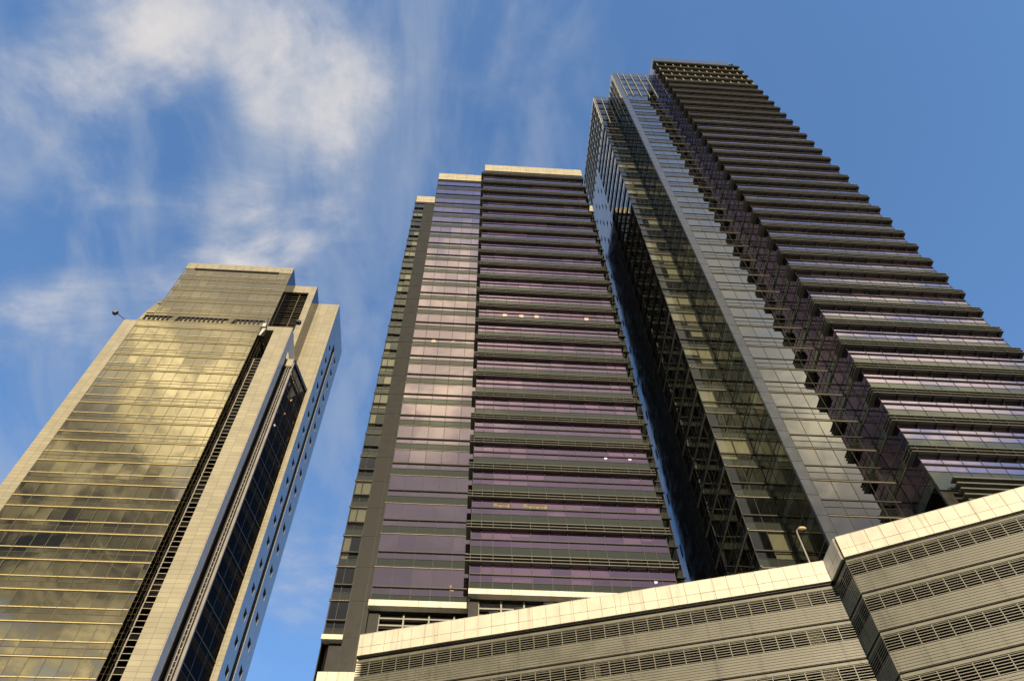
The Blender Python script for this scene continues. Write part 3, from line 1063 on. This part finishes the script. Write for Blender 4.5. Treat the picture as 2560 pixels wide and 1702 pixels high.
# second block
mb = MB()
mb.box(-34.2, -28.43, L2, L2 + .4, LTT - 2.4, LTT, M['tile_x'])
mb.box(-29.5, -28.43, L2 + .001, L2 + .4, 100, LTT - 2.402, M['tile_x'])
mb.box(-34.2, -28.43, L2 + .4, L2 + 10, LTT - .6, LTT - .3, M['tile_x'])
mb.build('stone_frame', tower_l)
mb = MB()
mb.box(-28.43, -28.40, L2 + .002, L2 + 10, 98, LTT - .02, M['side_mirror'])
mb.build('stone_frame_side', tower_l)
FB2 = Facade((-34.2, L2 + .6), (-29.5, L2 + .6))
zz = LTT - 2.4
while zz > 109:
    storey(tower_l, FB2, [0, 1.6, 3.1, 4.7], zz, zz - 3.92, 'dark', 'inset_window', blinds=.2, sp='matt')
    mb = MB()
    for q in range(5):
        FB2.box(mb, 0, 4.7, .04, .13, zz - q * .784 - .03, zz - q * .784 + .03, M['frame_l'])
    FB2.box(mb, 3.05, 3.17, .04, .22, zz - 3.92, zz, M['frame_l'])
    mb.build('inset_rail', tower_l)
    zz -= 3.92

# third block with slit windows and a groove down its right side
mb = MB()
mb.box(-30.5, -24.63, L3, L3 + .5, 20, LTT, M['tile_x'])
mb.box(-30.5, -24.63, L3 + .5, 87, LTT - .7, LTT - .4, M['tile_x'])
mb.build('rear_stone_block', tower_l)
FB3 = Facade((-24.6, L3 + .002), (-24.6, 87.3))
mb = MB()
gz = 127.6
g0, g1 = 3.85, 5.45
WIN = []
for i in range(0, 27):
    WIN.append((1.75, 2.95, 123.4 - 3.83 * i))
    if i > 0 or True:
        WIN.append((6.75, 8.1, 127.1 - 3.83 * i))
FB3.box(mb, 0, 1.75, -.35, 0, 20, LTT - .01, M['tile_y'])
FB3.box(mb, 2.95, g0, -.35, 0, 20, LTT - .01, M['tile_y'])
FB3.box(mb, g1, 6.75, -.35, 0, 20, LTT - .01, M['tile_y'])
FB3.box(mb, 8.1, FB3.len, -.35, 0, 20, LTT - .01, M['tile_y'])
FB3.box(mb, g0, g1, -.35, 0, gz, LTT - .01, M['tile_y'])
for (a, b, t0) in ((1.75, 2.95, 123.4 + .62), (6.75, 8.1, 127.1 + .62)):
    FB3.box(mb, a, b, -.35, 0, t0 + .001, LTT - .01, M['tile_y'])
    z = t0
    for i in range(27):
        FB3.box(mb, a, b, -.35, 0, z - 3.83, z - 1.24, M['tile_y'])
        z -= 3.83
mb.build('rear_side_wall', tower_l)
mb = MB()
FB3.box(mb, g0, g1, -.5, -.4, 20, gz, M['brown'])
mb.build('side_groove', tower_l)
for (a, b, z) in WIN:
    mb = MB()
    FB3.box(mb, a, b, -.45, -.36, z - .62, z + .62, M['slot'])
    FB3.box(mb, a, b, -.34, -.02, z - .622, z - .55, M['fin'])
    mb.build('slit_window', tower_l)
mb = MB()
mb.box(-53.2, -24.7, 86.8, 87.3, 20, LTT - .03, M['tile_x'])
mb.build('rear_wall', tower_l)

# slanted dark curtain wall between pier and rear block, with the maintenance track
D0, D1 = Vector((-26.85, 71.5)), Vector((-25.38, 76.98))
FD = Facade(D0, D1)
ZD = 107.6
zz = ZD - .75
nlev = 0
while zz > 34:
    storey(tower_l, FD, grid(.12, FD.len, 1.85), zz, zz - 3.92, 'dark', 'slanted_window', blinds=.06, sp='matt', fr='frame', sillp=.06,
           lamps={0: [(1.0, .5, -1.4, .12, 'lamp_o'), (2.3, .5, -1.9, .12, 'lamp_o')], 1: [(3.4, .5, -1.0, .12, 'lamp_o'), (1.5, .5, -2.4, .14, 'lamp_o')],
                  2: [(3.0, .5, -1.0, .1, 'lamp_o'), (1.4, .5, -2.6, .12, 'lamp_w')], 3: [(1.7, .5, -1.4, .15, 'lamp_w')]}.get(nlev, ()))
    zz -= 3.92
    nlev += 1
mb = MB()
FD.box(mb, 0, FD.len, -.3, .10, ZD - .74, ZD, M['frame'])
FD.box(mb, 0, .11, -.2, .12, 34, ZD - .75, M['rail'])
FD.box(mb, .112, .34, -.2, .06, 34, ZD - .75, M['frame'])
mb.build('slanted_wall_frame', tower_l)
mb = MB()
mb.box(XC1 - .5, -26.86, 71.6, 71.75, 20, ZD - .3, M['black'])
mb.box(XC1 - .5, XC1 - .35, LF + 1.63, 71.59, 20, ZD - .3, M['frame'])
mb.box(XC1 - .34, -26.86, 71.2, 71.595, ZD - 2.2, ZD - .31, M['fin'])
mb.build('track_recess', tower_l)
mb = MB()
for x in (-27.47, -27.15):
    mb.box(x - .035, x + .035, 71.20, 71.30, 20, ZD - 2.3, M['rail'])
z = ZD - 2.6
while z > 34:
    mb.box(-27.43, -27.19, 71.21, 71.29, z - .03, z + .03, M['rail'])
    z -= .76
mb.build('track_ladder', tower_l)

# terrace pergola
FP = Facade((-50.9, LF + .06), (-32.5, LF + .06))
mb = MB()
FP.box(mb, 0, FP.len, -.5, -.3, 113.72, 113.95, M['fin_gold'])
mb.build('pergola_beam', tower_l)
mb = MB()
FP.box(mb, 0, FP.len, -.30, -.02, 113.45, 113.715, M['black'])
for x in grid(.15, FP.len - .1, .69):
    if abs(x - 4.6) < .7 or abs(x - 13.2) < .7:
        continue
    FP.box(mb, x - .12, x + .12, -.30, 0, LT + .12, 113.44, M['black'])
mb.build('pergola_slats', tower_l)
for x in (4.4, 13.0):
    mb = MB()
    mb.face([FP.p(x - .5, .02, LT + .12), FP.p(x + .35, .02, LT + .12), FP.p(x + .95, .02, 113.9), FP.p(x + .1, .02, 113.9)], M['frame_l'])
    mb.hexa([FP.p(x - .5, .01, LT + .12), FP.p(x + .35, .01, LT + .12), FP.p(x + .35, -.5, LT + .12), FP.p(x - .5, -.5, LT + .12),
             FP.p(x + .1, .01, 113.7), FP.p(x + .95, .01, 113.7), FP.p(x + .95, -.5, 113.7), FP.p(x + .1, -.5, 113.7)], M['frame_l'])
    mb.build('pergola_bracket', tower_l)

# ================================================================== small things
def floodlight(name, base, head, label):
    t = thing(name, label, 'floodlight', base, 'roof floodlights on the cream tower')
    b, h = Vector(base), Vector(head)
    mb = MB()
    mb.tube([b, b + (h - b) * .5, h], .055, M['black'], 8)
    mb.build('arm', t)
    mb = MB()
    d = (h - b).normalized()
    e = d.cross(Vector((0, 1, 0))).normalized()
    f = d.cross(e)
    c = h + d * .25
    cs = []
    for k, sc in ((-.26, .34), (.28, .42)):
        for q in ((-1, -1), (1, -1), (1, 1), (-1, 1)):
            cs.append(c + d * k + e * (q[0] * sc) + f * (q[1] * .32))
    mb.hexa(cs, M['black'])
    mb.build('lamp_housing', t, .05)
    mb = MB()
    c2 = c + d * .29
    mb.face([c2 + e * .34 + f * .26, c2 - e * .34 + f * .26, c2 - e * .34 - f * .26, c2 + e * .34 - f * .26], M['slot'])
    mb.build('lens', t)


floodlight('floodlight', (-53.1, LF + .1, LT), (-54.75, LF - .5, LT + .95), 'small black floodlight on a thin arm leaning out from the cream tower\'s left roof corner')
floodlight('floodlight', (-27.75, LF + .2, LT), (-27.35, LF + .1, LT + 1.55), 'small black floodlight at the cream tower\'s right roof corner beside the set-back block')

cr = thing('window_cleaning_cradle', 'small white window cleaning cradle hanging over the recess at the cream tower\'s roof edge', 'cradle', (-31.6, LF - .2, 107.9))
mb = MB()
mb.prism([(-32.25, LF - .55), (-31.35, LF - .55), (-31.35, LF - .05), (-32.25, LF - .05)], 108.1, 108.3, M['black'])
mb.build('platform', cr)
mb = MB()
mb.hexa([(-32.2, LF - .5, 108.35), (-31.9, LF - .5, 108.35), (-31.9, LF - .2, 108.35), (-32.2, LF - .2, 108.35),
         (-32.0, LF - .5, 110.4), (-31.5, LF - .5, 110.4), (-31.5, LF - .2, 110.4), (-32.0, LF - .2, 110.4)], M['white'])
mb.box(-32.3, -31.75, LF - .5, LF - .2, 110.9, 111.9, M['white'])
mb.build('cover', cr, .04)
mb = MB()
mb.tube([(-31.45, LF - .3, 108.3), (-31.6, LF - .3, 111.0), (-31.9, LF - .25, 113.6)], .07, M['black'])
mb.build('hanger', cr)

lp = thing('roof_lamp', 'thin curved lamp post with a small pale head rising behind the car park parapet', 'lamp', (24.9, 43.4, PZ - 1.9))
mb = MB()
mb.tube([(24.9, 43.4, PZ - 1.9), (24.9, 43.4, PZ + 1.5), (24.9, 43.4, PZ + 3.2), (24.95, 43.35, PZ + 3.42), (25.1, 43.25, PZ + 3.45)], [.07, .06, .05, .045, .04], M['rail'])
mb.build('post', lp)
mb = MB()
mb.tube([(25.05, 43.28, PZ + 3.50), (25.18, 43.2, PZ + 3.44), (25.42, 43.05, PZ + 3.30), (25.5, 43.0, PZ + 3.24)], [.06, .15, .13, .05], M['fin_gold'], 12)
mb.build('lamp_head', lp)

for i, (s, h) in enumerate(((10.35, .12), (12.25, .12), (14.48, .12))):
    q = FL.p(s, .05, PZ + .03)
    t = thing('parapet_spotlight', ('first', 'second', 'third')[i] + ' small black spotlight from the left along the car park parapet top', 'spotlight', (q[0], q[1], PZ - .05), 'spotlights on the car park parapet')
    mb = MB()
    mb.tube([(q[0], q[1], PZ - .05), (q[0], q[1], PZ + h)], .03, M['black'])
    mb.build('stem', t)
    mb = MB()
    mb.hexa([FL.p(s - .42, .02, PZ + h), FL.p(s + .30, .02, PZ + h - .1), FL.p(s + .30, .22, PZ + h - .1), FL.p(s - .42, .22, PZ + h),
             FL.p(s - .42, .02, PZ + h + .16), FL.p(s + .30, .02, PZ + h + .06), FL.p(s + .30, .22, PZ + h + .06), FL.p(s - .42, .22, PZ + h + .16)], M['black'])
    mb.build('lamp_housing', t, .02)
